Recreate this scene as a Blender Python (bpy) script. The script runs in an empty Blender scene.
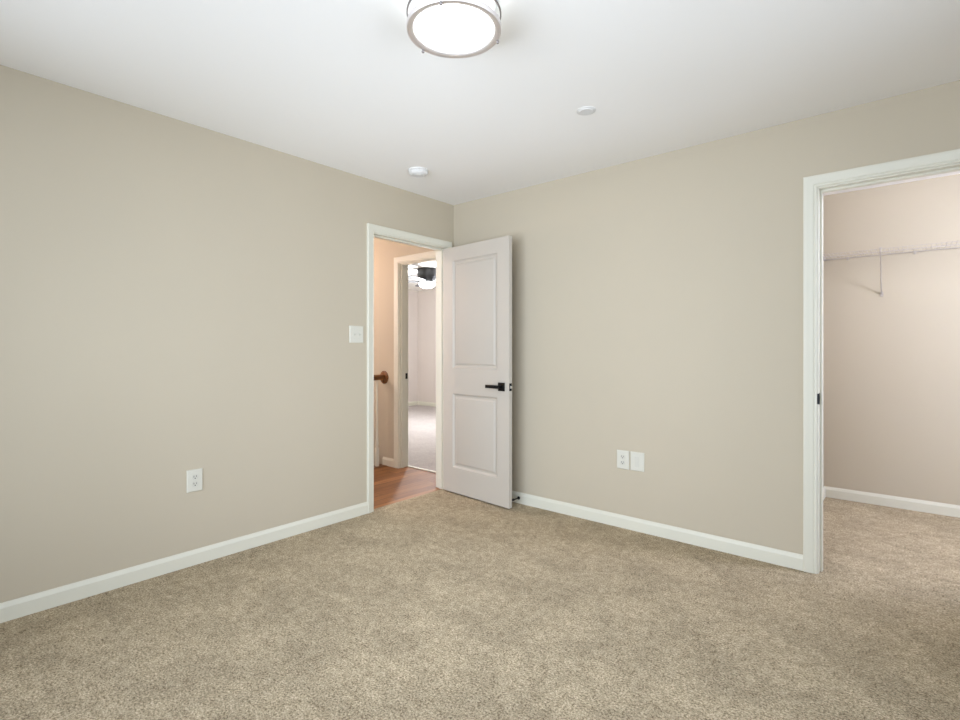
import bpy, bmesh, math, random
from mathutils import Vector, Matrix

random.seed(4)
SC = bpy.context.scene
C = SC.collection
R = math.radians

# ---------------------------------------------------------------- camera, world, lights, exposure
cam_d = bpy.data.cameras.new('camera')
cam = bpy.data.objects.new('camera', cam_d)
C.objects.link(cam)
cam.location = (3.061, -3.256, 1.1945)
cam.rotation_euler = (R(90), 0, R(40.3))
cam_d.sensor_fit = 'HORIZONTAL'
cam_d.sensor_width = 36.0
cam_d.lens = 515.7 / 960 * 36.0
cam_d.shift_y = -10.8 / 960
cam_d.clip_start = 0.02
SC.camera = cam

SC.view_settings.view_transform = 'Standard'
SC.view_settings.look = 'None'
SC.view_settings.gamma = 1.0
SC.view_settings.use_curve_mapping = False
SC.view_settings.exposure = -0.17
SC.cycles.max_bounces = 16
SC.cycles.diffuse_bounces = 10
SC.cycles.glossy_bounces = 4
SC.cycles.transparent_max_bounces = 8
SC.cycles.caustics_reflective = False
SC.cycles.caustics_refractive = False

world = bpy.data.worlds.new('sky')
SC.world = world
world.use_nodes = True
wn = world.node_tree.nodes
wn['Background'].inputs['Color'].default_value = (0.93, 0.97, 1.0, 1)
wn['Background'].inputs['Strength'].default_value = 1.0


def area(name, loc, target, sx, sy, power, color):
    d = bpy.data.lights.new(name, 'AREA')
    d.shape = 'RECTANGLE'
    d.size, d.size_y = sx, sy
    d.energy = power
    d.color = color
    o = bpy.data.objects.new(name, d)
    C.objects.link(o)
    o.location = loc
    o.rotation_euler = (Vector(target) - Vector(loc)).to_track_quat('-Z', 'Z').to_euler()
    return o


def bulb(name, loc, power, color, size=0.08):
    d = bpy.data.lights.new(name, 'POINT')
    d.energy = power
    d.color = color
    d.shadow_soft_size = size
    o = bpy.data.objects.new(name, d)
    C.objects.link(o)
    o.location = loc
    return o


DAY = (0.86, 0.965, 1.12)
area('daylight_front', (1.75, -4.10, 1.30), (1.75, 0, 1.30), 2.9, 2.0, 180, DAY)
area('daylight_right', (3.95, -2.0, 1.25), (0, -2.0, 1.25), 2.9, 2.1, 105, DAY)
area('far_room_fill_light', (-2.4, 4.62, 1.4), (-2.4, 0, 1.2), 2.2, 1.6, 200, (0.94, 0.96, 1.04))  # fill from outside an unseen window added to brighten the far room
bulb('hall_bulb', (-0.50, -1.9, 2.25), 40, (1.0, 0.86, 0.85), 0.12)
bulb('landing_fill_light', (-1.95, -0.95, 1.75), 48, (1.0, 0.83, 0.80), 0.18)  # unseen fill without a fixture, added to light the lower hall wall
bulb('stair_bulb', (-1.62, -0.25, 2.1), 5, (1.0, 0.62, 0.45), 0.10)
bulb('closet_bulb', (3.7, 0.45, 2.25), 52, (0.83, 0.88, 1.10), 0.12)
area('closet_fill_light', (5.08, 0.95, 1.25), (0, 0.95, 1.2), 0.95, 1.8, 135, (0.83, 0.88, 1.12))  # fill from outside the unseen window added to the closet


# ---------------------------------------------------------------- materials
def lin(c):
    c = c / 255.0
    return c / 12.92 if c <= 0.04045 else ((c + 0.055) / 1.055) ** 2.4


def rgb(r, g, b):
    return (lin(r), lin(g), lin(b), 1)


def mat(name, color, rough=0.6, metal=0.0, spec=0.5, emit=None, strength=0.0):
    m = bpy.data.materials.new(name)
    m.use_nodes = True
    b = m.node_tree.nodes['Principled BSDF']
    b.inputs['Base Color'].default_value = color
    b.inputs['Roughness'].default_value = rough
    b.inputs['Metallic'].default_value = metal
    b.inputs['Specular IOR Level'].default_value = spec
    if emit:
        b.inputs['Emission Color'].default_value = emit
        b.inputs['Emission Strength'].default_value = strength
    return m


def nodes(m):
    return m.node_tree.nodes, m.node_tree.links, m.node_tree.nodes['Principled BSDF']


def paint(name, color, rough=0.85, bump=0.08, scale=260, vary=0.02, spec=0.25):
    """rolled paint: fine orange peel and very slight unevenness"""
    m = mat(name, color, rough, 0, spec)
    n, l, b = nodes(m)
    tc = n.new('ShaderNodeTexCoord')
    no = n.new('ShaderNodeTexNoise')
    no.inputs['Scale'].default_value = scale
    no.inputs['Detail'].default_value = 3
    l.new(tc.outputs['Object'], no.inputs['Vector'])
    bp = n.new('ShaderNodeBump')
    bp.inputs['Strength'].default_value = bump
    bp.inputs['Distance'].default_value = 0.001
    l.new(no.outputs['Fac'], bp.inputs['Height'])
    l.new(bp.outputs['Normal'], b.inputs['Normal'])
    n2 = n.new('ShaderNodeTexNoise')
    n2.inputs['Scale'].default_value = 1.7
    n2.inputs['Detail'].default_value = 2
    l.new(tc.outputs['Object'], n2.inputs['Vector'])
    mx = n.new('ShaderNodeMix')
    mx.data_type = 'RGBA'
    mx.inputs[6].default_value = tuple(c * (1 - vary) for c in color[:3]) + (1,)
    mx.inputs[7].default_value = tuple(c * (1 + vary) for c in color[:3]) + (1,)
    l.new(n2.outputs['Fac'], mx.inputs[0])
    l.new(mx.outputs[2], b.inputs['Base Color'])
    return m


def carpet(name, dark, mid, light, patch=0.14, grain=1.0):
    """cut pile carpet: speckled tufts plus patches painting the shading of leaning pile"""
    m = mat(name, mid, 1.0, 0, 0.0)
    n, l, b = nodes(m)
    tc = n.new('ShaderNodeTexCoord')

    def noise(scale, detail, rough=0.5, dist=0.0, vec=None):
        t = n.new('ShaderNodeTexNoise')
        t.inputs['Scale'].default_value = scale
        t.inputs['Detail'].default_value = detail
        t.inputs['Roughness'].default_value = rough
        t.inputs['Distortion'].default_value = dist
        l.new(vec or tc.outputs['Object'], t.inputs['Vector'])
        return t
    fine = noise(125, 6, 0.85)
    mid_n = noise(26, 5, 0.75, 0.4)
    mixn = n.new('ShaderNodeMath')
    mixn.operation = 'MULTIPLY_ADD'
    mixn.inputs[1].default_value = 0.24
    l.new(mid_n.outputs['Fac'], mixn.inputs[0])
    l.new(fine.outputs['Fac'], mixn.inputs[2])
    vor = n.new('ShaderNodeTexVoronoi')
    vor.inputs['Scale'].default_value = 170
    l.new(tc.outputs['Object'], vor.inputs['Vector'])
    ramp = n.new('ShaderNodeValToRGB')
    ramp.color_ramp.elements[0].position = 0.62 - 0.100 * grain
    ramp.color_ramp.elements[0].color = dark
    ramp.color_ramp.elements[1].position = 0.62 + 0.120 * grain
    ramp.color_ramp.elements[1].color = light
    e = ramp.color_ramp.elements.new(0.62)
    e.color = mid
    l.new(mixn.outputs['Value'], ramp.inputs['Fac'])
    mp = n.new('ShaderNodeMapping')
    mp.inputs['Rotation'].default_value = (0, 0, R(35))
    mp.inputs['Scale'].default_value = (1.0, 1.35, 1.0)
    l.new(tc.outputs['Object'], mp.inputs['Vector'])
    pn = noise(3.4, 6, 0.68, 0.5, mp.outputs['Vector'])  # tonal patches: shading of leaning pile put into the colour
    mr = n.new('ShaderNodeMapRange')
    mr.inputs['From Min'].default_value = 0.38
    mr.inputs['From Max'].default_value = 0.62
    mr.inputs['To Min'].default_value = 1 - patch
    mr.inputs['To Max'].default_value = 1 + patch * 0.55
    l.new(pn.outputs['Fac'], mr.inputs['Value'])
    mul = n.new('ShaderNodeMix')
    mul.data_type = 'RGBA'
    mul.blend_type = 'MULTIPLY'
    mul.inputs[0].default_value = 1.0
    l.new(ramp.outputs['Color'], mul.inputs[6])
    l.new(mr.outputs['Result'], mul.inputs[7])
    l.new(mul.outputs[2], b.inputs['Base Color'])
    add = n.new('ShaderNodeMath')
    add.operation = 'SUBTRACT'
    l.new(fine.outputs['Fac'], add.inputs[0])
    l.new(vor.outputs['Distance'], add.inputs[1])
    bp = n.new('ShaderNodeBump')
    bp.inputs['Strength'].default_value = 0.7
    bp.inputs['Distance'].default_value = 0.004
    l.new(add.outputs['Value'], bp.inputs['Height'])
    l.new(bp.outputs['Normal'], b.inputs['Normal'])
    return m


def planks(name):
    """wood strip floor, boards running along world y"""
    m = mat(name, rgb(160, 110, 75), 0.55, 0, 0.2)
    n, l, b = nodes(m)
    tc = n.new('ShaderNodeTexCoord')
    mp = n.new('ShaderNodeMapping')
    mp.inputs['Rotation'].default_value = (0, 0, R(90))
    l.new(tc.outputs['Object'], mp.inputs['Vector'])
    br = n.new('ShaderNodeTexBrick')
    br.inputs['Scale'].default_value = 1.0
    br.inputs['Brick Width'].default_value = 1.1
    br.inputs['Row Height'].default_value = 0.095
    br.inputs['Mortar Size'].default_value = 0.0018
    br.inputs['Color1'].default_value = rgb(156, 108, 66)
    br.inputs['Color2'].default_value = rgb(120, 80, 46)
    br.inputs['Mortar'].default_value = rgb(84, 54, 36)
    l.new(mp.outputs['Vector'], br.inputs['Vector'])
    mp2 = n.new('ShaderNodeMapping')
    mp2.inputs['Scale'].default_value = (26, 1.6, 1)
    l.new(tc.outputs['Object'], mp2.inputs['Vector'])
    gr = n.new('ShaderNodeTexNoise')
    gr.inputs['Scale'].default_value = 2.2
    gr.inputs['Detail'].default_value = 6
    gr.inputs['Distortion'].default_value = 0.8
    l.new(mp2.outputs['Vector'], gr.inputs['Vector'])
    mr = n.new('ShaderNodeMapRange')
    mr.inputs['From Min'].default_value = 0.3
    mr.inputs['From Max'].default_value = 0.7
    mr.inputs['To Min'].default_value = 0.72
    mr.inputs['To Max'].default_value = 1.2
    l.new(gr.outputs['Fac'], mr.inputs['Value'])
    mul = n.new('ShaderNodeMix')
    mul.data_type = 'RGBA'
    mul.blend_type = 'MULTIPLY'
    mul.inputs[0].default_value = 1.0
    l.new(br.outputs['Color'], mul.inputs[6])
    l.new(mr.outputs['Result'], mul.inputs[7])
    l.new(mul.outputs[2], b.inputs['Base Color'])
    bp = n.new('ShaderNodeBump')
    bp.inputs['Strength'].default_value = 0.15
    bp.inputs['Distance'].default_value = 0.002
    l.new(gr.outputs['Fac'], bp.inputs['Height'])
    l.new(bp.outputs['Normal'], b.inputs['Normal'])
    return m


def oak(name):
    m = mat(name, rgb(150, 96, 48), 0.4, 0, 0.4)
    n, l, b = nodes(m)
    tc = n.new('ShaderNodeTexCoord')
    mp = n.new('ShaderNodeMapping')
    mp.inputs['Scale'].default_value = (60, 5, 60)
    l.new(tc.outputs['Object'], mp.inputs['Vector'])
    gr = n.new('ShaderNodeTexNoise')
    gr.inputs['Scale'].default_value = 1.5
    gr.inputs['Detail'].default_value = 5
    l.new(mp.outputs['Vector'], gr.inputs['Vector'])
    cr = n.new('ShaderNodeValToRGB')
    cr.color_ramp.elements[0].position = 0.35
    cr.color_ramp.elements[0].color = rgb(78, 46, 20)
    cr.color_ramp.elements[1].position = 0.7
    cr.color_ramp.elements[1].color = rgb(132, 86, 44)
    l.new(gr.outputs['Fac'], cr.inputs['Fac'])
    l.new(cr.outputs['Color'], b.inputs['Base Color'])
    return m


def brushed(name, color, rough=0.32):
    m = mat(name, color, rough, 1.0)
    n, l, b = nodes(m)
    tc = n.new('ShaderNodeTexCoord')
    mp = n.new('ShaderNodeMapping')
    mp.inputs['Scale'].default_value = (40, 40, 900)
    l.new(tc.outputs['Object'], mp.inputs['Vector'])
    no = n.new('ShaderNodeTexNoise')
    no.inputs['Scale'].default_value = 1
    l.new(mp.outputs['Vector'], no.inputs['Vector'])
    bp = n.new('ShaderNodeBump')
    bp.inputs['Strength'].default_value = 0.1
    bp.inputs['Distance'].default_value = 0.0005
    l.new(no.outputs['Fac'], bp.inputs['Height'])
    l.new(bp.outputs['Normal'], b.inputs['Normal'])
    return m


def pane_mat():
    m = bpy.data.materials.new('window_glass')
    m.use_nodes = True
    n, l = m.node_tree.nodes, m.node_tree.links
    n.clear()
    out = n.new('ShaderNodeOutputMaterial')
    tr = n.new('ShaderNodeBsdfTransparent')
    gl = n.new('ShaderNodeBsdfGlossy')
    gl.inputs['Roughness'].default_value = 0.02
    fr = n.new('ShaderNodeFresnel')
    fr.inputs['IOR'].default_value = 1.45
    mx = n.new('ShaderNodeMixShader')
    l.new(fr.outputs['Fac'], mx.inputs[0])
    l.new(tr.outputs[0], mx.inputs[1])
    l.new(gl.outputs[0], mx.inputs[2])
    l.new(mx.outputs[0], out.inputs['Surface'])
    return m


M_WALL = paint('beige_wall_paint', (0.488, 0.433, 0.336, 1))
M_FARWALL = paint('far_room_wall_brightened', (0.62, 0.565, 0.53, 1))  # wall tone lifted so the colour carries the far room's brightness
M_CEIL = paint('white_ceiling_paint', rgb(236, 235, 232), 0.9, 0.06, 200, 0.008, 0.1)
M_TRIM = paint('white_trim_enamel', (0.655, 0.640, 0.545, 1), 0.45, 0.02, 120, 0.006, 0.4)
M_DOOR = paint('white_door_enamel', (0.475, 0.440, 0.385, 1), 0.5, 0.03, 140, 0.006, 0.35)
M_CARPET = carpet('beige_carpet', (0.165, 0.126, 0.080, 1), (0.430, 0.354, 0.242, 1), (0.710, 0.598, 0.435, 1))
M_FARCARPET = carpet('pale_carpet', rgb(158, 151, 147), rgb(174, 166, 162), rgb(188, 180, 176), 0.05)
M_WOOD = planks('brown_wood_floor')
M_OAK = oak('stained_oak')
M_BLACK = mat('matt_black_metal', rgb(16, 16, 16), 0.45, 0.6)
M_RUBBER = mat('black_rubber', rgb(14, 14, 14), 0.7)
M_NICKEL = brushed('brushed_nickel', rgb(230, 225, 224), 0.55)
M_NICKEL_SHADED = brushed('brushed_nickel_shaded', rgb(140, 134, 132), 0.5)  # same nickel, with dark room reflections painted into its colour
M_STEEL = mat('steel_latch', rgb(205, 203, 198), 0.3, 1.0)
M_PLASTIC = mat('white_plastic', rgb(204, 202, 190), 0.4, 0, 0.4)
M_PLASTIC2 = mat('white_plastic_insert', rgb(198, 196, 185), 0.35, 0, 0.5)
M_SLOT = mat('dark_slot', rgb(24, 22, 20), 0.8)
M_CEILP = mat('ceiling_white_plastic', rgb(213, 212, 209), 0.7, 0, 0.1)
M_GLOW = mat('opal_diffuser', rgb(250, 250, 250), 0.4, 0, 0.3, (0.95, 0.99, 1.0, 1), 3.6)
M_WIRE = mat('vinyl_coated_wire', rgb(176, 168, 160), 0.4, 0, 0.4)
M_FAN = mat('dark_grey_fan', rgb(52, 52, 54), 0.5, 0.2)
M_FANGLOW = mat('fan_opal_glass', rgb(250, 250, 250), 0.4, 0, 0.3, (0.94, 0.97, 1.0, 1), 9.0)
M_GLASS = pane_mat()


# ---------------------------------------------------------------- mesh helpers
def link_mesh(name, bm, material, parent=None, smooth=None, loc=None):
    bmesh.ops.recalc_face_normals(bm, faces=bm.faces[:])
    me = bpy.data.meshes.new(name)
    bm.to_mesh(me)
    bm.free()
    me.materials.append(material)
    if smooth:
        for p in me.polygons:
            p.use_smooth = True
        me.set_sharp_from_angle(angle=R(smooth))
    o = bpy.data.objects.new(name, me)
    C.objects.link(o)
    if parent:
        o.parent = parent
    if loc is not None:
        o.location = loc
    return o


def empty(name, loc=(0, 0, 0), rz=0.0):
    o = bpy.data.objects.new(name, None)
    o.empty_display_size = 0.05
    C.objects.link(o)
    o.location = loc
    o.rotation_euler = (0, 0, rz)
    return o


def tag(o, label, cat=None, kind=None, group=None):
    o['label'] = label
    if cat:
        o['category'] = cat
    if kind:
        o['kind'] = kind
    if group:
        o['group'] = group
    return o


def box(bm, x0, x1, y0, y1, z0, z1, bevel=0.0, seg=2):
    r = bmesh.ops.create_cube(bm, size=1)
    vs = r['verts']
    bmesh.ops.scale(bm, vec=(x1 - x0, y1 - y0, z1 - z0), verts=vs)
    bmesh.ops.translate(bm, vec=((x0 + x1) / 2, (y0 + y1) / 2, (z0 + z1) / 2), verts=vs)
    if bevel:
        es = list({e for v in vs for e in v.link_edges})
        bmesh.ops.bevel(bm, geom=es, offset=bevel, segments=seg, affect='EDGES', profile=0.5)
    return bm


def bx(x0, x1, y0, y1, z0, z1, bevel=0.0, seg=2):
    return box(bmesh.new(), x0, x1, y0, y1, z0, z1, bevel, seg)


def lathe(bm, prof, seg=64, axis='z', origin=(0, 0, 0)):
    """revolve (r, h) points about an axis; r = 0 closes the end"""
    o = Vector(origin)

    def pt(r, h, k):
        a = 2 * math.pi * k / seg
        if axis == 'z':
            return o + Vector((r * math.cos(a), r * math.sin(a), h))
        if axis == 'x':
            return o + Vector((h, r * math.cos(a), r * math.sin(a)))
        return o + Vector((r * math.cos(a), h, r * math.sin(a)))
    rings = []
    for r, h in prof:
        if r < 1e-6:
            rings.append([bm.verts.new(pt(0, h, 0))])
        else:
            rings.append([bm.verts.new(pt(r, h, k)) for k in range(seg)])
    for a, b in zip(rings, rings[1:]):
        for k in range(seg):
            k2 = (k + 1) % seg
            if len(a) == 1 and len(b) == 1:
                continue
            if len(a) == 1:
                bm.faces.new((a[0], b[k], b[k2]))
            elif len(b) == 1:
                bm.faces.new((a[k], a[k2], b[0]))
            else:
                bm.faces.new((a[k], a[k2], b[k2], b[k]))
    return bm


def tube(bm, pts, r, seg=8):
    """round bar along a polyline"""
    pts = [Vector(p) for p in pts]
    rings = []
    for i, p in enumerate(pts):
        d = (pts[min(i + 1, len(pts) - 1)] - pts[max(i - 1, 0)]).normalized()
        ref = Vector((0, 0, 1)) if abs(d.z) < 0.9 else Vector((1, 0, 0))
        a = d.cross(ref).normalized()
        b = d.cross(a).normalized()
        rings.append([bm.verts.new(p + (a * math.cos(t) + b * math.sin(t)) * r)
                      for t in (2 * math.pi * k / seg for k in range(seg))])
    for A, B in zip(rings, rings[1:]):
        for k in range(seg):
            k2 = (k + 1) % seg
            bm.faces.new((A[k], A[k2], B[k2], B[k]))
    bm.faces.new(rings[0])
    bm.faces.new(rings[-1][::-1])
    return bm


def wall(name, axis, c0, c1, u0, u1, z0, z1, holes, material, label):
    """slab from c0 to c1 across, u0..u1 along, with rectangular openings"""
    us = sorted({u0, u1, *[h[0] for h in holes], *[h[1] for h in holes]})
    zs = sorted({z0, z1, *[h[2] for h in holes], *[h[3] for h in holes]})
    us = [u for u in us if u0 <= u <= u1]
    zs = [z for z in zs if z0 <= z <= z1]

    def solid(i, j):
        if i < 0 or j < 0 or i >= len(us) - 1 or j >= len(zs) - 1:
            return False
        u, z = (us[i] + us[i + 1]) / 2, (zs[j] + zs[j + 1]) / 2
        return not any(h[0] < u < h[1] and h[2] < z < h[3] for h in holes)
    bm = bmesh.new()
    cache = {}

    def v(i, j, c):
        k = (i, j, c)
        if k not in cache:
            p = (c, us[i], zs[j]) if axis == 'x' else (us[i], c, zs[j])
            cache[k] = bm.verts.new(p)
        return cache[k]
    for i in range(len(us) - 1):
        for j in range(len(zs) - 1):
            if not solid(i, j):
                continue
            for c in (c0, c1):
                bm.faces.new((v(i, j, c), v(i + 1, j, c), v(i + 1, j + 1, c), v(i, j + 1, c)))
            for di, dj, e in ((-1, 0, ((i, j), (i, j + 1))), (1, 0, ((i + 1, j), (i + 1, j + 1))),
                              (0, -1, ((i, j), (i + 1, j))), (0, 1, ((i, j + 1), (i + 1, j + 1)))):
                if not solid(i + di, j + dj):
                    (a, b), (c_, d) = e
                    bm.faces.new((v(a, b, c0), v(c_, d, c0), v(c_, d, c1), v(a, b, c1)))
    o = link_mesh(name, bm, material)
    return tag(o, label, 'wall', 'structure')


def slab(name, x0, x1, y0, y1, z0, z1, material, label, cat):
    return tag(link_mesh(name, bx(x0, x1, y0, y1, z0, z1), material), label, cat, 'structure')


# base profile: (out from the wall, height)
BASE = [(0, 0), (0.0135, 0), (0.0135, 0.062), (0.0120, 0.066), (0.0105, 0.070), (0.0072, 0.078), (0.0055, 0.083), (0, 0.083)]


def baseboard(name, p0, p1, label, m0=0, m1=0):
    """skirting along the wall foot; the room lies to the left of p0 -> p1; m = mitre direction at each end"""
    p0, p1 = Vector((*p0, 0)), Vector((*p1, 0))
    d = (p1 - p0).normalized()
    nrm = Vector((-d.y, d.x, 0))
    bm = bmesh.new()
    rings = []
    for p, m in ((p0, m0), (p1, m1)):
        rings.append([bm.verts.new(p + nrm * t + d * (t * m) + Vector((0, 0, h))) for t, h in BASE])
    n = len(BASE)
    for k in range(n):
        bm.faces.new((rings[0][k], rings[0][(k + 1) % n], rings[1][(k + 1) % n], rings[1][k]))
    bm.faces.new(rings[0])
    bm.faces.new(rings[1][::-1])
    return tag(link_mesh(name, bm, M_TRIM), label, 'baseboard', 'structure')


# casing profile: (away from the opening, out from the wall)
CASE = [(0, 0), (0, 0.009), (0.003, 0.0115), (0.010, 0.0115), (0.012, 0.0095), (0.016, 0.0125), (0.030, 0.0150),
        (0.044, 0.0165), (0.048, 0.0180), (0.057, 0.0180), (0.061, 0.0160), (0.062, 0.012), (0.062, 0)]


def casing_bm(axis, c, sign, a0, a1, H, k=1.0):
    bm = bmesh.new()

    def P(a, z, d):
        return (c + sign * d, a, z) if axis == 'x' else (a, c + sign * d, z)
    rings = []
    for s in range(4):
        ring = []
        for u, d in CASE:
            u *= k
            a = a0 - u if s < 2 else a1 + u
            z = 0 if s in (0, 3) else H + u
            ring.append(bm.verts.new(P(a, z, d)))
        rings.append(ring)
    n = len(CASE)
    for A, B in zip(rings, rings[1:]):
        for k in range(n):
            bm.faces.new((A[k], A[(k + 1) % n], B[(k + 1) % n], B[k]))
    bm.faces.new(rings[0])
    bm.faces.new(rings[-1][::-1])
    return bm


def jamb_bm(axis, c0, c1, a0, a1, H, stop_at=None):
    """lining boards of an opening (18 mm, inside the rough hole) plus the stop strip"""
    bm = bmesh.new()

    def B(u0, u1, d0, d1, z0, z1):
        if axis == 'x':
            box(bm, d0, d1, u0, u1, z0, z1)
        else:
            box(bm, u0, u1, d0, d1, z0, z1)
    t = 0.018
    B(a0 - t, a0, c0, c1, 0, H + t)
    B(a1, a1 + t, c0, c1, 0, H + t)
    B(a0, a1, c0, c1, H, H + t)
    if stop_at:
        s0, s1 = stop_at
        B(a0, a0 + 0.011, s0, s1, 0, H)
        B(a1 - 0.011, a1, s0, s1, 0, H)
        B(a0 + 0.011, a1 - 0.011, s0, s1, H - 0.011, H)
    return bm


# ---------------------------------------------------------------- room shell
HC = 2.44          # ceiling height
T = 0.115          # wall thickness
XR, YF = 3.75, -3.90
XC = 4.90          # closet end, lengthened out of view to even its light
HD = 2.05          # door head
E0, E1 = -0.860, -0.098      # entry opening along y in the left wall
K0, K1 = 2.661, 3.423        # closet opening along x in the back wall
S0, S1 = -0.900, -0.189      # second doorway along x in the hall wall
j = 0.018

wall('wall_left', 'x', -T, 0, YF - T, 0.165, 0, HC, [(E0 - j, E1 + j, -1, HD + j)], M_WALL,
     'beige left wall of the bedroom with the open entry doorway')
wall('wall_back', 'y', 0, T, 0, XC + T, 0, HC, [(K0 - j, K1 + j, -1, HD + j)], M_WALL,
     'beige wall behind the open white door, cut by the closet opening')
W_FRONT = (0.35, 3.15, 0.30, 2.25)  # unseen window, widened to even out the room light
W_RIGHT = (-3.45, -0.55, 0.20, 2.28)  # unseen added window, stretched to light the left wall evenly
wall('wall_front', 'y', YF - T, YF, 0, XR, 0, HC, [W_FRONT], M_WALL, 'beige wall behind the camera with a wide window')
wall('wall_right', 'x', XR, XR + T, YF - T, 0, 0, HC, [W_RIGHT], M_WALL, 'beige wall on the right of the camera')
wall('wall_closet_left', 'x', 2.482 - T, 2.482, T, 1.745, 0, HC, [], M_WALL, 'left side wall inside the closet')
wall('wall_closet_back', 'y', 1.745, 1.745 + T, 2.482 - T, XC + T, 0, HC, [], M_WALL, 'closet back wall carrying the wire shelf')
W_CLOSET = (0.45, 1.45, 0.30, 2.20)  # unseen opening added to light the closet back wall
wall('wall_closet_right', 'x', XC, XC + T, T, 1.745, 0, HC, [W_CLOSET], M_WALL, 'unseen end wall of the lengthened closet with an added window')
slab('floor', -0.036, XC, YF, 1.745, -0.10, 0, M_CARPET, 'beige cut pile carpet of the bedroom and closet', 'carpet floor')
slab('ceiling', -0.0575, XC + T, YF - T, 1.745 + T, HC, HC + 0.1, M_CEIL, 'white bedroom ceiling', 'ceiling')

# hall, stairwell and the room across the hall
wall('wall_hall', 'y', 0.165, 0.28, -5.25, 2.30, -2.6, HC, [(S0 - j, S1 + j, -0.0001, HD + j)], M_WALL,
     'warmly lit hall wall with the second doorway')
wall('wall_stair', 'x', -2.3, -2.2, YF - T, 0.165, -2.6, HC, [], M_WALL, 'wall on the far side of the stairwell')
wall('wall_hall_front', 'y', YF - T, YF, -2.2, -T, -2.6, HC, [], M_WALL, 'end wall of the hall')
slab('floor_hall', -1.165, -0.036, YF, 0.272, -0.12, 0, M_WOOD, 'brown wood plank floor of the hall', 'wood floor')
slab('floor_stair', -2.2, -1.165, YF, 0.165, -2.7, -2.6, M_WOOD, 'floor at the foot of the stairwell', 'wood floor')
slab('wall_stair_side', -1.165, -1.065, YF, 0.165, -2.6, -0.12, M_WALL, 'stairwell wall below the hall floor', 'wall')
slab('ceiling_hall', -2.3, -0.0575, YF - T, 0.28, HC, HC + 0.1, M_CEIL, 'hall ceiling', 'ceiling')
slab('floor_far_room', -5.10, 2.30, 0.272, 4.31, -0.10, 0.004, M_FARCARPET, 'very pale carpet seen through the second doorway', 'carpet floor')
slab('ceiling_far_room', -5.25, 2.30, 0.28, 4.43, HC, HC + 0.1, M_CEIL, 'bright white ceiling of the room across the hall', 'ceiling')
W_FAR = (-3.6, -1.2, 0.6, 2.15)  # unseen opening added to brighten the far room
wall('wall_far_room_back', 'y', 4.31, 4.43, -5.10, 2.30, 0, HC, [W_FAR], M_FARWALL, 'back wall of the room across the hall')
wall('wall_far_room_left', 'x', -5.25, -5.10, 0.28, 4.43, 0, HC, [], M_FARWALL, 'left wall of the room across the hall')
wall('wall_far_room_right', 'x', 2.20, 2.30, 0.28, 4.31, 0, HC, [], M_FARWALL, 'right wall of the room across the hall')


def window(name, axis, c0, c1, rect, label):
    u0, u1, z0, z1 = rect
    bm = bmesh.new()

    def B(a0, a1, b0, b1, d0=None, d1=None):
        d0 = c0 if d0 is None else d0
        d1 = c1 if d1 is None else d1
        if axis == 'x':
            box(bm, d0, d1, a0, a1, b0, b1)
        else:
            box(bm, a0, a1, d0, d1, b0, b1)
    w = 0.045
    B(u0, u0 + w, z0, z1)
    B(u1 - w, u1, z0, z1)
    B(u0 + w, u1 - w, z0, z0 + w)
    B(u0 + w, u1 - w, z1 - w, z1)
    um, zm = (u0 + u1) / 2, (z0 + z1) / 2
    d0, d1 = c0 + (c1 - c0) * 0.3, c0 + (c1 - c0) * 0.7
    B(um - 0.03, um + 0.03, z0 + w, z1 - w, d0, d1)
    B(u0 + w, um - 0.03, zm - 0.02, zm + 0.02, d0, d1)
    B(um + 0.03, u1 - w, zm - 0.02, zm + 0.02, d0, d1)
    fr = tag(link_mesh(name, bm, M_TRIM), label, 'window', 'structure')
    bm = bmesh.new()
    dm = (c0 + c1) / 2
    for a0, a1 in ((u0 + w, um - 0.03), (um + 0.03, u1 - w)):
        for b0, b1 in ((z0 + w, zm - 0.02), (zm + 0.02, z1 - w)):
            if axis == 'x':
                box(bm, dm - 0.002, dm + 0.002, a0, a1, b0, b1)
            else:
                box(bm, a0, a1, dm - 0.002, dm + 0.002, b0, b1)
    link_mesh('pane', bm, M_GLASS, fr)
    return fr


window('window_1', 'y', YF - T, YF, W_FRONT, 'unseen wide white window behind the camera')
window('window_2', 'x', XR, XR + T, W_RIGHT, 'unseen white window added in the wall right of the camera')
window('window_3_added', 'y', 4.31, 4.43, W_FAR, 'unseen white window added to the room across the hall')
window('window_4_added', 'x', XC, XC + T, W_CLOSET, 'unseen white window added at the closet end to light it')

# ---------------------------------------------------------------- trim
rv = 0.007


def doorway(name, axis, c0, c1, a0, a1, H, label, room_sign_c, stop_at, k=1.0):
    """casing on the face seen in the photo (top-level), jamb and far casing as parts"""
    c_face, sgn, c_other = room_sign_c
    t = tag(link_mesh(name, casing_bm(axis, c_face, sgn, a0 - rv, a1 + rv, H + rv, k), M_TRIM, smooth=25), label, 'door trim', 'structure')
    link_mesh('jamb', jamb_bm(axis, c0, c1, a0, a1, H, stop_at), M_TRIM, t)
    link_mesh('far_casing', casing_bm(axis, c_other, -sgn, a0 - rv, a1 + rv, H + rv, k), M_TRIM, t, smooth=25)
    return t


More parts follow.
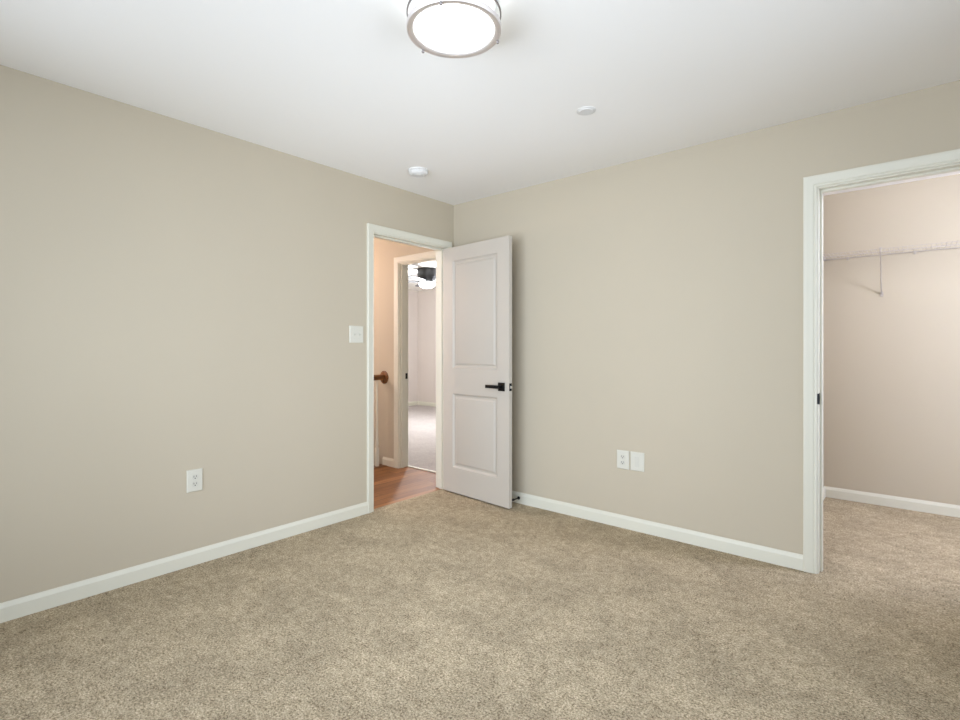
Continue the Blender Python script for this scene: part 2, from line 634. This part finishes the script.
def strike(parent, axis, face, d, z, sgn):
    """black strike plate on a jamb face, with its lip and hole"""
    bm = bmesh.new()
    for z0, z1, d0, d1 in ((z - 0.029, z + 0.029, d - 0.013, d - 0.007), (z - 0.029, z + 0.029, d + 0.009, d + 0.014),
                           (z - 0.029, z - 0.012, d - 0.007, d + 0.009), (z + 0.012, z + 0.029, d - 0.007, d + 0.009)):
        if axis == 'x':   # jamb face normal along y
            box(bm, d0, d1, min(face, face + sgn * 0.002), max(face, face + sgn * 0.002), z0, z1)
        else:
            box(bm, min(face, face + sgn * 0.002), max(face, face + sgn * 0.002), d0, d1, z0, z1)
    sp = link_mesh('strike_plate', bm, M_BLACK, parent)
    hb = bmesh.new()
    lo, hi = sorted((face, face + sgn * 0.0008))
    if axis == 'x':
        box(hb, d - 0.007, d + 0.009, lo, hi, z - 0.012, z + 0.012)
    else:
        box(hb, lo, hi, d - 0.007, d + 0.009, z - 0.012, z + 0.012)
    link_mesh('strike_hole', hb, M_SLOT, sp)
    return sp


t1 = doorway('trim_1', 'x', -T, 0, E0, E1, HD, 'white casing around the entry doorway beside the room corner', (0, 1, -T), (-0.073, -0.037), 0.9)
strike(t1, 'x', E0, -0.018, 0.905, 1)
t2 = doorway('trim_2', 'y', 0, T, K0, K1, HD, 'white casing around the closet opening at the right edge', (0, -1, T), (0.042, 0.078))
st = strike(t2, 'y', K0, 0.016, 0.930, 1)
st['label'] = 'black strike plate on the closet jamb'
bm = bx(K0 - 0.0065, K0 + 0.002, -0.0025, 0.004, 0.902, 0.958, 0.0008)
link_mesh('strike_lip', bm, M_BLACK, st)
t3 = doorway('trim_3', 'y', 0.165, 0.28, S0, S1, HD, 'white casing around the second doorway across the hall', (0.165, -1, 0.28), (0.190, 0.224))
st = strike(t3, 'y', S0, 0.258, 0.922, 1)
st['label'] = 'black strike plate on the far doorway jamb'

th = link_mesh('trim_4', bx(S0, S1, 0.258, 0.288, 0.0, 0.010, 0.003), M_TRIM)
tag(th, 'pale threshold strip between the hall planks and the pale carpet', 'threshold', 'structure')

cw = 0.062
baseboard('baseboard_left', (0, E0 - rv - cw * 0.9), (0, YF), 'white baseboard along the left wall', 0, -1)
baseboard('baseboard_back', (K0 - rv - cw, 0), (0, 0), 'white baseboard between the door and the closet casing', 0, -1)
baseboard('baseboard_back_right', (XR, 0), (K1 + rv + cw, 0), 'short white baseboard right of the closet casing', 1, 0)
baseboard('baseboard_right', (XR, YF), (XR, 0), 'white baseboard along the right wall', 1, -1)
baseboard('baseboard_front', (0, YF), (XR, YF), 'white baseboard along the wall behind the camera', 1, -1)
baseboard('baseboard_closet_back', (XC, 1.745), (2.482, 1.745), 'white baseboard at the foot of the closet back wall', 1, -1)
baseboard('baseboard_closet_left', (2.482, 1.745), (2.482, T), 'white baseboard of the closet side wall', 1, 0)
baseboard('baseboard_hall', (S0 - rv - cw, 0.165), (-1.150, 0.165), 'short white baseboard beside the second doorway', 0, 0)
baseboard('baseboard_far_room_back', (2.20, 4.31), (-5.10, 4.31), 'white baseboard across the far room', 1, -1)
baseboard('baseboard_far_room_left', (-5.10, 4.31), (-5.10, 0.28), 'white baseboard on the far room side wall', 1, 0)

# stair nosing border of the hall floor
nb = link_mesh('trim_5', bx(-1.195, -1.075, YF, 0.165, -0.03, 0.004, 0.006), M_OAK)
tag(nb, 'dark wood nosing along the edge of the stairwell', 'floor nosing', 'structure')

# ---------------------------------------------------------------- entry door
LW, LT = 0.751, 0.035
ZB, ZT = 0.012, 2.038
ang = R(-5.25)
door = None


def leaf_frame_bm(panels):
    bm = bmesh.new()
    us = sorted({0, LW, *[p[0] for p in panels], *[p[1] for p in panels]})
    zs = sorted({ZB, ZT, *[p[2] for p in panels], *[p[3] for p in panels]})
    cache = {}

    def v(i, k, y):
        if (i, k, y) not in cache:
            cache[(i, k, y)] = bm.verts.new((us[i], y, zs[k]))
        return cache[(i, k, y)]

    def solid(i, k):
        if not (0 <= i < len(us) - 1 and 0 <= k < len(zs) - 1):
            return False
        u, z = (us[i] + us[i + 1]) / 2, (zs[k] + zs[k + 1]) / 2
        return not any(p[0] < u < p[1] and p[2] < z < p[3] for p in panels)
    for i in range(len(us) - 1):
        for k in range(len(zs) - 1):
            if not solid(i, k):
                continue
            for y in (0, LT):
                bm.faces.new((v(i, k, y), v(i + 1, k, y), v(i + 1, k + 1, y), v(i, k + 1, y)))
            for di, dk, e in ((-1, 0, ((i, k), (i, k + 1))), (1, 0, ((i + 1, k), (i + 1, k + 1))),
                              (0, -1, ((i, k), (i + 1, k))), (0, 1, ((i, k + 1), (i + 1, k + 1)))):
                if not solid(i + di, k + dk):
                    (a, b), (c, d) = e
                    bm.faces.new((v(a, b, 0), v(c, d, 0), v(c, d, LT), v(a, b, LT)))
    return bm


def panel_bm(p):
    """moulded panel: sloped sticking, flat groove, raised field, on both faces"""
    bm = bmesh.new()
    steps = [(0, 0), (0.003, 0.002), (0.009, 0.0090), (0.013, 0.0120), (0.020, 0.0130), (0.027, 0.0120), (0.040, 0.0040), (0.044, 0.0032)]
    for y0, s in ((0, 1), (LT, -1)):
        prev = None
        for ins, dep in steps:
            y = y0 + s * dep
            ring = [bm.verts.new((u, y, z)) for u, z in ((p[0] + ins, p[2] + ins), (p[1] - ins, p[2] + ins),
                                                         (p[1] - ins, p[3] - ins), (p[0] + ins, p[3] - ins))]
            if prev:
                for k in range(4):
                    bm.faces.new((prev[k], prev[(k + 1) % 4], ring[(k + 1) % 4], ring[k]))
            prev = ring
        bm.faces.new(prev)
    return bm


PANELS = [(0.122, 0.629, 1.038, 1.925), (0.122, 0.629, 0.220, 0.828)]
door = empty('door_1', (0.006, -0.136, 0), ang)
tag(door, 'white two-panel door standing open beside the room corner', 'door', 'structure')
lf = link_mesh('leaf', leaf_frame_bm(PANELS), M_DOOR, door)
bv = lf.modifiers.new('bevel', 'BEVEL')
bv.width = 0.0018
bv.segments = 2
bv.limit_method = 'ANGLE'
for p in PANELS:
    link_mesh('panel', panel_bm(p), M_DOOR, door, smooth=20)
hx, hz = 0.679, 0.912
for s, y in ((-1, 0.0), (1, LT)):
    bm = bmesh.new()
    box(bm, hx - 0.032, hx + 0.032, min(y, y + s * 0.009), max(y, y + s * 0.009), hz - 0.032, hz + 0.032, 0.0015)
    hd = link_mesh('handle', bm, M_BLACK, door, smooth=30)
    hd['label'] = 'matt black square rosette and lever'
    bm = bmesh.new()
    ya, yb = y + s * 0.009, y + s * 0.050
    lathe(bm, [(0, ya), (0.011, ya), (0.011, yb - s * 0.006), (0, yb - s * 0.006)], 24, 'y', (hx, 0, hz))
    box(bm, hx - 0.128, hx + 0.013, min(yb, yb - s * 0.013), max(yb, yb - s * 0.013), hz - 0.0125, hz + 0.0125, 0.002)
    link_mesh('lever', bm, M_BLACK, hd, smooth=30)
lp = link_mesh('latch_plate', bx(LW - 0.0005, LW + 0.0015, LT / 2 - 0.0127, LT / 2 + 0.0127, hz - 0.0285, hz + 0.0285, 0.0006), M_BLACK, door)
bm = bx(LW + 0.0015, LW + 0.012, LT / 2 - 0.008, LT / 2 + 0.008, hz - 0.009, hz + 0.009, 0.002)
lb = link_mesh('latch_bolt', bm, M_STEEL, lp)
lb['label'] = 'steel latch bolt'
for zc in (0.315, 1.070, 1.825):
    bm = bmesh.new()
    box(bm, -0.0022, 0.0005, 0.004, LT, zc - 0.044, zc + 0.044)
    for k in range(5):
        z0 = zc - 0.044 + k * 0.0178
        lathe(bm, [(0, z0), (0.0058, z0), (0.0058, z0 + 0.0168), (0, z0 + 0.0168)], 16, 'z', (-0.004, LT + 0.004, 0))
    hg = link_mesh('hinge', bm, M_BLACK, door, smooth=35)
    hg['label'] = 'black butt hinge'

# ---------------------------------------------------------------- ceiling lamp
LX, LY = 1.798, -1.910
lamp = empty('ceiling_lamp', (LX, LY, HC))
tag(lamp, 'lit round flush-mount ceiling lamp with double brushed nickel rings', 'ceiling lamp')
bm = bmesh.new()
lathe(bm, [(0, 0), (0.150, 0), (0.150, -0.018), (0.144, -0.020), (0, -0.020)], 96)
link_mesh('canopy', bm, M_CEILP, lamp, smooth=35)
bm = bmesh.new()
lathe(bm, [(0, -0.020), (0.143, -0.020), (0.1435, -0.100), (0.140, -0.106), (0.120, -0.110), (0.06, -0.1125), (0, -0.113)], 96)
df = link_mesh('diffuser', bm, M_GLOW, lamp, smooth=35)
df['label'] = 'glowing opal drum diffuser'
bm = bmesh.new()
prof = [(0.1445, -0.092), (0.1665, -0.092), (0.1690, -0.095), (0.1690, -0.109), (0.1672, -0.112), (0.161, -0.1135), (0.1485, -0.1105), (0.1445, -0.106), (0.1445, -0.092)]
lathe(bm, prof, 96)
bmesh.ops.remove_doubles(bm, verts=bm.verts[:], dist=1e-6)
link_mesh('lower_ring', bm, M_NICKEL, lamp, smooth=35)
bm = bmesh.new()
lathe(bm, [(0.1640, -0.050), (0.1682, -0.050), (0.1690, -0.051), (0.1690, -0.056), (0.1682, -0.057), (0.1640, -0.057), (0.1640, -0.050)], 96)
bmesh.ops.remove_doubles(bm, verts=bm.verts[:], dist=1e-6)
link_mesh('upper_ring', bm, M_NICKEL_SHADED, lamp, smooth=35)
for k in range(3):
    a = R(40.3 + 18 + 120 * k)
    cx, cy = 0.1655 * math.cos(a), 0.1655 * math.sin(a)
    bm = bmesh.new()
    lathe(bm, [(0, -0.018), (0.0028, -0.018), (0.0028, -0.113), (0.0040, -0.1135), (0.0058, -0.116), (0.0058, -0.119), (0.0040, -0.122), (0, -0.123)], 20, 'z', (cx, cy, 0))
    tube(bm, [(cx, cy, -0.0185), (cx * 0.86, cy * 0.86, -0.0185)], 0.0022, 8)
    link_mesh('post', bm, M_NICKEL_SHADED, lamp, smooth=40)

# ---------------------------------------------------------------- small ceiling things
det = empty('smoke_detector', (0.410, -0.795, HC))
tag(det, 'round white smoke detector on the ceiling near the room corner', 'smoke detector')
bm = bmesh.new()
lathe(bm, [(0, 0), (0.071, 0), (0.071, -0.008), (0.068, -0.010), (0, -0.010)], 64)
link_mesh('base', bm, M_CEILP, det, smooth=35)
bm = bmesh.new()
lathe(bm, [(0, -0.010), (0.064, -0.010), (0.063, -0.022), (0.056, -0.031), (0.040, -0.036), (0.038, -0.034), (0.030, -0.034), (0.028, -0.038), (0, -0.039)], 64)
for k in range(20):
    a = 2 * math.pi * k / 20
    c, s = math.cos(a), math.sin(a)
    tube(bm, [(0.0655 * c, 0.0655 * s, -0.011), (0.0640 * c, 0.0640 * s, -0.022)], 0.002, 6)
link_mesh('cover', bm, M_CEILP, det, smooth=35)

sp = empty('sprinkler_cover', (1.742, -0.843, HC))
tag(sp, 'small flat white disc on the ceiling right of the lit lamp', 'ceiling cover plate')
bm = bmesh.new()
lathe(bm, [(0, 0), (0.050, 0), (0.050, -0.002), (0.047, -0.0035), (0.041, -0.004), (0.041, -0.0055), (0, -0.0055)], 64)
link_mesh('flange', bm, M_CEILP, sp, smooth=30)
bm = bmesh.new()
lathe(bm, [(0, -0.0055), (0.0385, -0.0055), (0.0385, -0.0070), (0.036, -0.0085), (0, -0.009)], 64)
link_mesh('cap', bm, M_CEILP, sp, smooth=30)


# ---------------------------------------------------------------- wall plates
def plate_bm(w, h):
    """domed cover plate in the xz plane facing -y"""
    bm = bmesh.new()
    prev = None
    for ins, d in ((0, 0), (0, 0.0025), (0.0015, 0.0045), (0.005, 0.0062)):
        ring = [bm.verts.new((sx * (w / 2 - ins), -d, sz * (h / 2 - ins))) for sx, sz in ((-1, -1), (1, -1), (1, 1), (-1, 1))]
        if prev:
            for k in range(4):
                bm.faces.new((prev[k], prev[(k + 1) % 4], ring[(k + 1) % 4], ring[k]))
        else:
            bm.faces.new(ring)
        prev = ring
    bm.faces.new(prev)
    return bm


def screw_bm(x, z):
    bm = bmesh.new()
    lathe(bm, [(0, -0.0060), (0.0030, -0.0060), (0.0030, -0.0070), (0.0015, -0.0074), (0, -0.0074)], 16, 'y', (x, 0, z))
    return bm


def outlet(name, loc, rz, label, w=0.079, h=0.122):
    o = empty(name, loc, rz)
    tag(o, label, 'power outlet')
    link_mesh('plate', plate_bm(w, h), M_PLASTIC, o)
    link_mesh('screw', screw_bm(0, 0), M_PLASTIC2, o, smooth=30)
    for z in (0.0195, -0.0195):
        bm = bmesh.new()
        # rounded receptacle face with flat top and bottom
        pts = []
        for k in range(48):
            a = 2 * math.pi * k / 48
            pts.append((0.0172 * math.cos(a), max(-0.0135, min(0.0135, 0.0172 * math.sin(a)))))
        lo = [bm.verts.new((x, -0.0060, z + q)) for x, q in pts]
        hi = [bm.verts.new((x * 0.97, -0.0082, z + q * 0.97)) for x, q in pts]
        for k in range(48):
            bm.faces.new((lo[k], lo[(k + 1) % 48], hi[(k + 1) % 48], hi[k]))
        bm.faces.new(hi)
        rc = link_mesh('receptacle', bm, M_PLASTIC2, o)
        bm = bmesh.new()
        box(bm, -0.0078, -0.0052, -0.0086, -0.0080, z - 0.001, z + 0.0085)
        box(bm, 0.0052, 0.0076, -0.0086, -0.0080, z + 0.000, z + 0.0080)
        lathe(bm, [(0, -0.0080), (0.0030, -0.0080), (0.0030, -0.0086), (0, -0.0086)], 16, 'y', (0, 0, z - 0.0065))
        sl = link_mesh('slot', bm, M_SLOT, rc)
    return o


outlet('power_outlet', (0, -2.097, 0.466), R(90), 'white duplex outlet low on the left wall', 0.082, 0.122)
outlet('power_outlet', (1.557, 0, 0.455), 0, 'white duplex outlet on the back wall, left of the blank plate', 0.087, 0.124)

bp_ = empty('blank_plate', (1.657, 0, 0.4555))
tag(bp_, 'blank white wall plate right of the outlet on the back wall', 'wall plate')
link_mesh('plate', plate_bm(0.094, 0.124), M_PLASTIC, bp_)
link_mesh('insert', bx(-0.0165, 0.0165, -0.0078, -0.006, -0.0335, 0.0335, 0.0008), M_PLASTIC2, bp_)
for z in (0.0484, -0.0484):
    link_mesh('screw', screw_bm(0, z), M_PLASTIC2, bp_, smooth=30)

sw = empty('light_switch', (0, -1.015, 1.300), R(90))
tag(sw, 'white double toggle light switch left of the entry casing', 'light switch')
link_mesh('plate', plate_bm(0.117, 0.122), M_PLASTIC, sw)
for x in (-0.023, 0.023):
    link_mesh('slot_frame', bx(x - 0.0052, x + 0.0052, -0.0072, -0.006, -0.0120, 0.0120, 0.0004), M_PLASTIC2, sw)
    bm = bmesh.new()
    # toggle lever flipped up, tapering towards its tip
    v = [bm.verts.new(p) for p in ((x - 0.0036, -0.0070, -0.0040), (x + 0.0036, -0.0070, -0.0040), (x + 0.0036, -0.0070, 0.0062), (x - 0.0036, -0.0070, 0.0062),
                                   (x - 0.0028, -0.0180, 0.0040), (x + 0.0028, -0.0180, 0.0040), (x + 0.0028, -0.0170, 0.0098), (x - 0.0028, -0.0170, 0.0098))]
    for q in ((0, 1, 2, 3), (4, 5, 6, 7), (0, 1, 5, 4), (1, 2, 6, 5), (2, 3, 7, 6), (3, 0, 4, 7)):
        bm.faces.new([v[i] for i in q])
    link_mesh('toggle', bm, M_PLASTIC, sw)
    for z in (0.0302, -0.0302):
        link_mesh('screw', screw_bm(x, z), M_PLASTIC2, sw, smooth=30)

# ---------------------------------------------------------------- door stop on the baseboard
ds = empty('door_stop', (0.705, -0.0132, 0.042))
tag(ds, 'small black door stop on the baseboard beside the open door', 'door stop')
bm = bmesh.new()
lathe(bm, [(0, 0), (0.0125, 0), (0.0125, -0.004), (0.009, -0.007), (0, -0.007)], 32, 'y')
link_mesh('base', bm, M_BLACK, ds, smooth=40)
bm = bmesh.new()
lathe(bm, [(0, -0.007), (0.0048, -0.007), (0.0048, -0.066), (0, -0.066)], 24, 'y')
link_mesh('rod', bm, M_BLACK, ds, smooth=40)
bm = bmesh.new()
lathe(bm, [(0, -0.064), (0.0085, -0.064), (0.009, -0.076), (0.007, -0.080), (0, -0.080)], 24, 'y')
link_mesh('tip', bm, M_RUBBER, ds, smooth=40)

# ---------------------------------------------------------------- closet wire shelf
YB, YS, ZS = 1.738, 1.430, 1.918
X0, X1 = 2.489, 4.890
ws = empty('wire_shelf', (X0, YB, ZS))
tag(ws, 'white ventilated wire shelf across the closet back wall', 'wire shelf')


def rel(p):
    return (p[0] - X0, p[1] - YB, p[2] - ZS)


def rod(bm, a, b, r=0.0022, seg=8):
    tube(bm, [rel(a), rel(b)], r, seg)


bm = bmesh.new()
n = 94
for k in range(n):
    x = X0 + 0.006 + (X1 - X0 - 0.012) * k / (n - 1)
    tube(bm, [rel((x, YB, ZS + 0.002)), rel((x, YS + 0.003, ZS + 0.002)), rel((x, YS - 0.001, ZS - 0.001)), rel((x, YS - 0.001, ZS - 0.026))], 0.0011, 6)
dk = link_mesh('deck_wires', bm, M_WIRE, ws, smooth=50)
for (y, z, nm, r) in ((YB, ZS - 0.001, 'back_rail', 0.0036), (YS, ZS - 0.003, 'front_rail', 0.0021), (YS, ZS - 0.026, 'lip_rail', 0.0023), ((YB + YS) / 2, ZS - 0.001, 'middle_rail', 0.0026)):
    bm = bmesh.new()
    rod(bm, (X0, y, z), (X1, y, z), r)
    link_mesh(nm, bm, M_WIRE, ws, smooth=50)
for xb in (2.858, 3.50, 4.20):
    bm = bmesh.new()
    tube(bm, [rel((xb + 0.002, YS - 0.004, ZS + 0.004)), rel((xb + 0.002, YS - 0.006, ZS - 0.024)), rel((xb, YS + 0.004, ZS - 0.032)),
              rel((xb - 0.006, YB - 0.008, ZS - 0.290)), rel((xb - 0.006, YB + 0.001, ZS - 0.300))], 0.0045, 10)
    br = link_mesh('brace', bm, M_WIRE, ws, smooth=50)
    bm = bmesh.new()
    box(bm, xb - 0.006 - 0.011 - X0, xb - 0.006 + 0.011 - X0, 0.001, 0.007, -0.322, -0.285, 0.003)
    link_mesh('foot', bm, M_WIRE, br, smooth=40)
    bm = bmesh.new()
    box(bm, xb - 0.008 - X0, xb + 0.012 - X0, YS - YB - 0.010, YS - YB + 0.006, 0.001, 0.008, 0.002)
    link_mesh('hook', bm, M_WIRE, br, smooth=40)
for xc in (2.640, 3.047, 3.40, 3.80, 4.20, 4.60):
    bm = bmesh.new()
    box(bm, xc - 0.007 - X0, xc + 0.007 - X0, -0.006, 0.007, -0.020, 0.005, 0.002)
    link_mesh('wall_clip', bm, M_WIRE, ws, smooth=40)
bm = bmesh.new()
box(bm, -0.007, 0.006, YS - YB - 0.006, YS - YB + 0.030, -0.030, 0.045, 0.002)
box(bm, -0.007, 0.004, YS - YB + 0.028, -0.002, -0.010, 0.022, 0.002)
link_mesh('end_bracket', bm, M_WIRE, ws, smooth=40)

# ---------------------------------------------------------------- stair railing
RX, RZ = -1.135, 0.905
rl = empty('stair_railing', (RX, 0.165, 0))
tag(rl, 'oak hand rail with white balusters running out of the hall wall', 'stair railing')
bm = bmesh.new()
prof = [(-0.020, -0.026), (0.020, -0.026), (0.024, -0.010), (0.030, 0.000), (0.030, 0.012), (0.022, 0.024), (0.008, 0.030), (-0.008, 0.030), (-0.022, 0.024), (-0.030, 0.012), (-0.030, 0.000), (-0.024, -0.010)]
A = [bm.verts.new((x, -0.016, RZ + z)) for x, z in prof]
B = [bm.verts.new((x, -1.00, RZ + z)) for x, z in prof]
for k in range(len(prof)):
    bm.faces.new((A[k], A[(k + 1) % len(prof)], B[(k + 1) % len(prof)], B[k]))
bm.faces.new(A)
bm.faces.new(B[::-1])
link_mesh('hand_rail', bm, M_OAK, rl, smooth=40)
bm = bmesh.new()
lathe(bm, [(0, 0), (0.067, 0), (0.067, -0.006), (0.062, -0.011), (0.054, -0.013), (0.050, -0.017), (0, -0.017)], 48, 'y', (0, 0, RZ))
link_mesh('rosette', bm, M_OAK, rl, smooth=35)
bm = bmesh.new()


def baluster_bm():
    bm = bmesh.new()
    box(bm, -0.016, 0.016, -0.016, 0.016, 0.004, 0.190, 0.002)
    lathe(bm, [(0, 0.188), (0.014, 0.188), (0.0155, 0.196), (0.0120, 0.204), (0.0150, 0.212), (0.0165, 0.230), (0.0130, 0.300),
               (0.0115, 0.420), (0.0100, 0.600), (0.0088, RZ - 0.024), (0, RZ - 0.024)], 24)
    return bm


b0 = link_mesh('baluster', baluster_bm(), M_TRIM, rl, smooth=35)
b0['label'] = 'white turned baluster'
b0.location = (0, -0.095, 0)
for k in range(1, 8):
    b = b0.copy()
    C.objects.link(b)
    b.parent = rl
    b.location = (0, -0.095 - 0.115 * k, 0)
bm = bmesh.new()
box(bm, -0.045, 0.045, -1.09, -1.0, 0.004, 1.03, 0.004)
box(bm, -0.055, 0.055, -1.10, -0.99, 1.03, 1.06, 0.006)
nw = link_mesh('newel_post', bm, M_TRIM, rl)
nw['label'] = 'white square newel post'

# ---------------------------------------------------------------- ceiling fan in the room across the hall
a = R(40.3)
RV = Vector((math.cos(a), math.sin(a), 0))
VV = Vector((-math.sin(a), math.cos(a), 0))
fp = Vector((3.061, -3.256, 0)) + VV * 8.0 + RV * (8.0 * (427.0 - 480) / 515.7)
fan = empty('ceiling_fan', (fp.x, fp.y, HC), a)
tag(fan, 'dark grey ceiling fan with a lit white globe in the room across the hall', 'ceiling fan')
bm = bmesh.new()
lathe(bm, [(0, 0), (0.145, 0), (0.148, -0.02), (0.150, -0.10), (0.140, -0.140), (0.105, -0.180), (0.100, -0.205), (0, -0.205)], 64)
link_mesh('motor_housing', bm, M_FAN, fan, smooth=35)
for k in range(5):
    th_ = R(36 + 72 * k)
    c, s = math.cos(th_), math.sin(th_)
    bm = bmesh.new()

    def Pb(r, w, z):
        return (r * c - w * s, r * s + w * c, z)
    outline = [(0.09, -0.030), (0.20, -0.052), (0.45, -0.066), (0.62, -0.068), (0.655, -0.050), (0.665, 0.0),
               (0.655, 0.050), (0.62, 0.068), (0.45, 0.066), (0.20, 0.052), (0.09, 0.030)]
    top = [bm.verts.new(Pb(r, w, -0.192 + w * 0.03)) for r, w in outline]
    bot = [bm.verts.new(Pb(r, w, -0.200 + w * 0.03)) for r, w in outline]
    for q in range(len(outline)):
        q2 = (q + 1) % len(outline)
        bm.faces.new((top[q], top[q2], bot[q2], bot[q]))
    bm.faces.new(top)
    bm.faces.new(bot[::-1])
    link_mesh('blade', bm, M_FAN, fan)
bm = bmesh.new()
lathe(bm, [(0, -0.205), (0.098, -0.205), (0.125, -0.215), (0.130, -0.235), (0.112, -0.268), (0.07, -0.290), (0, -0.298)], 48)
gl = link_mesh('light_globe', bm, M_FANGLOW, fan, smooth=40)
gl['label'] = 'lit white glass globe'
bulb('fan_lamp_light', (fp.x, fp.y, HC - 0.42), 185, (0.94, 0.97, 1.0), 0.08)
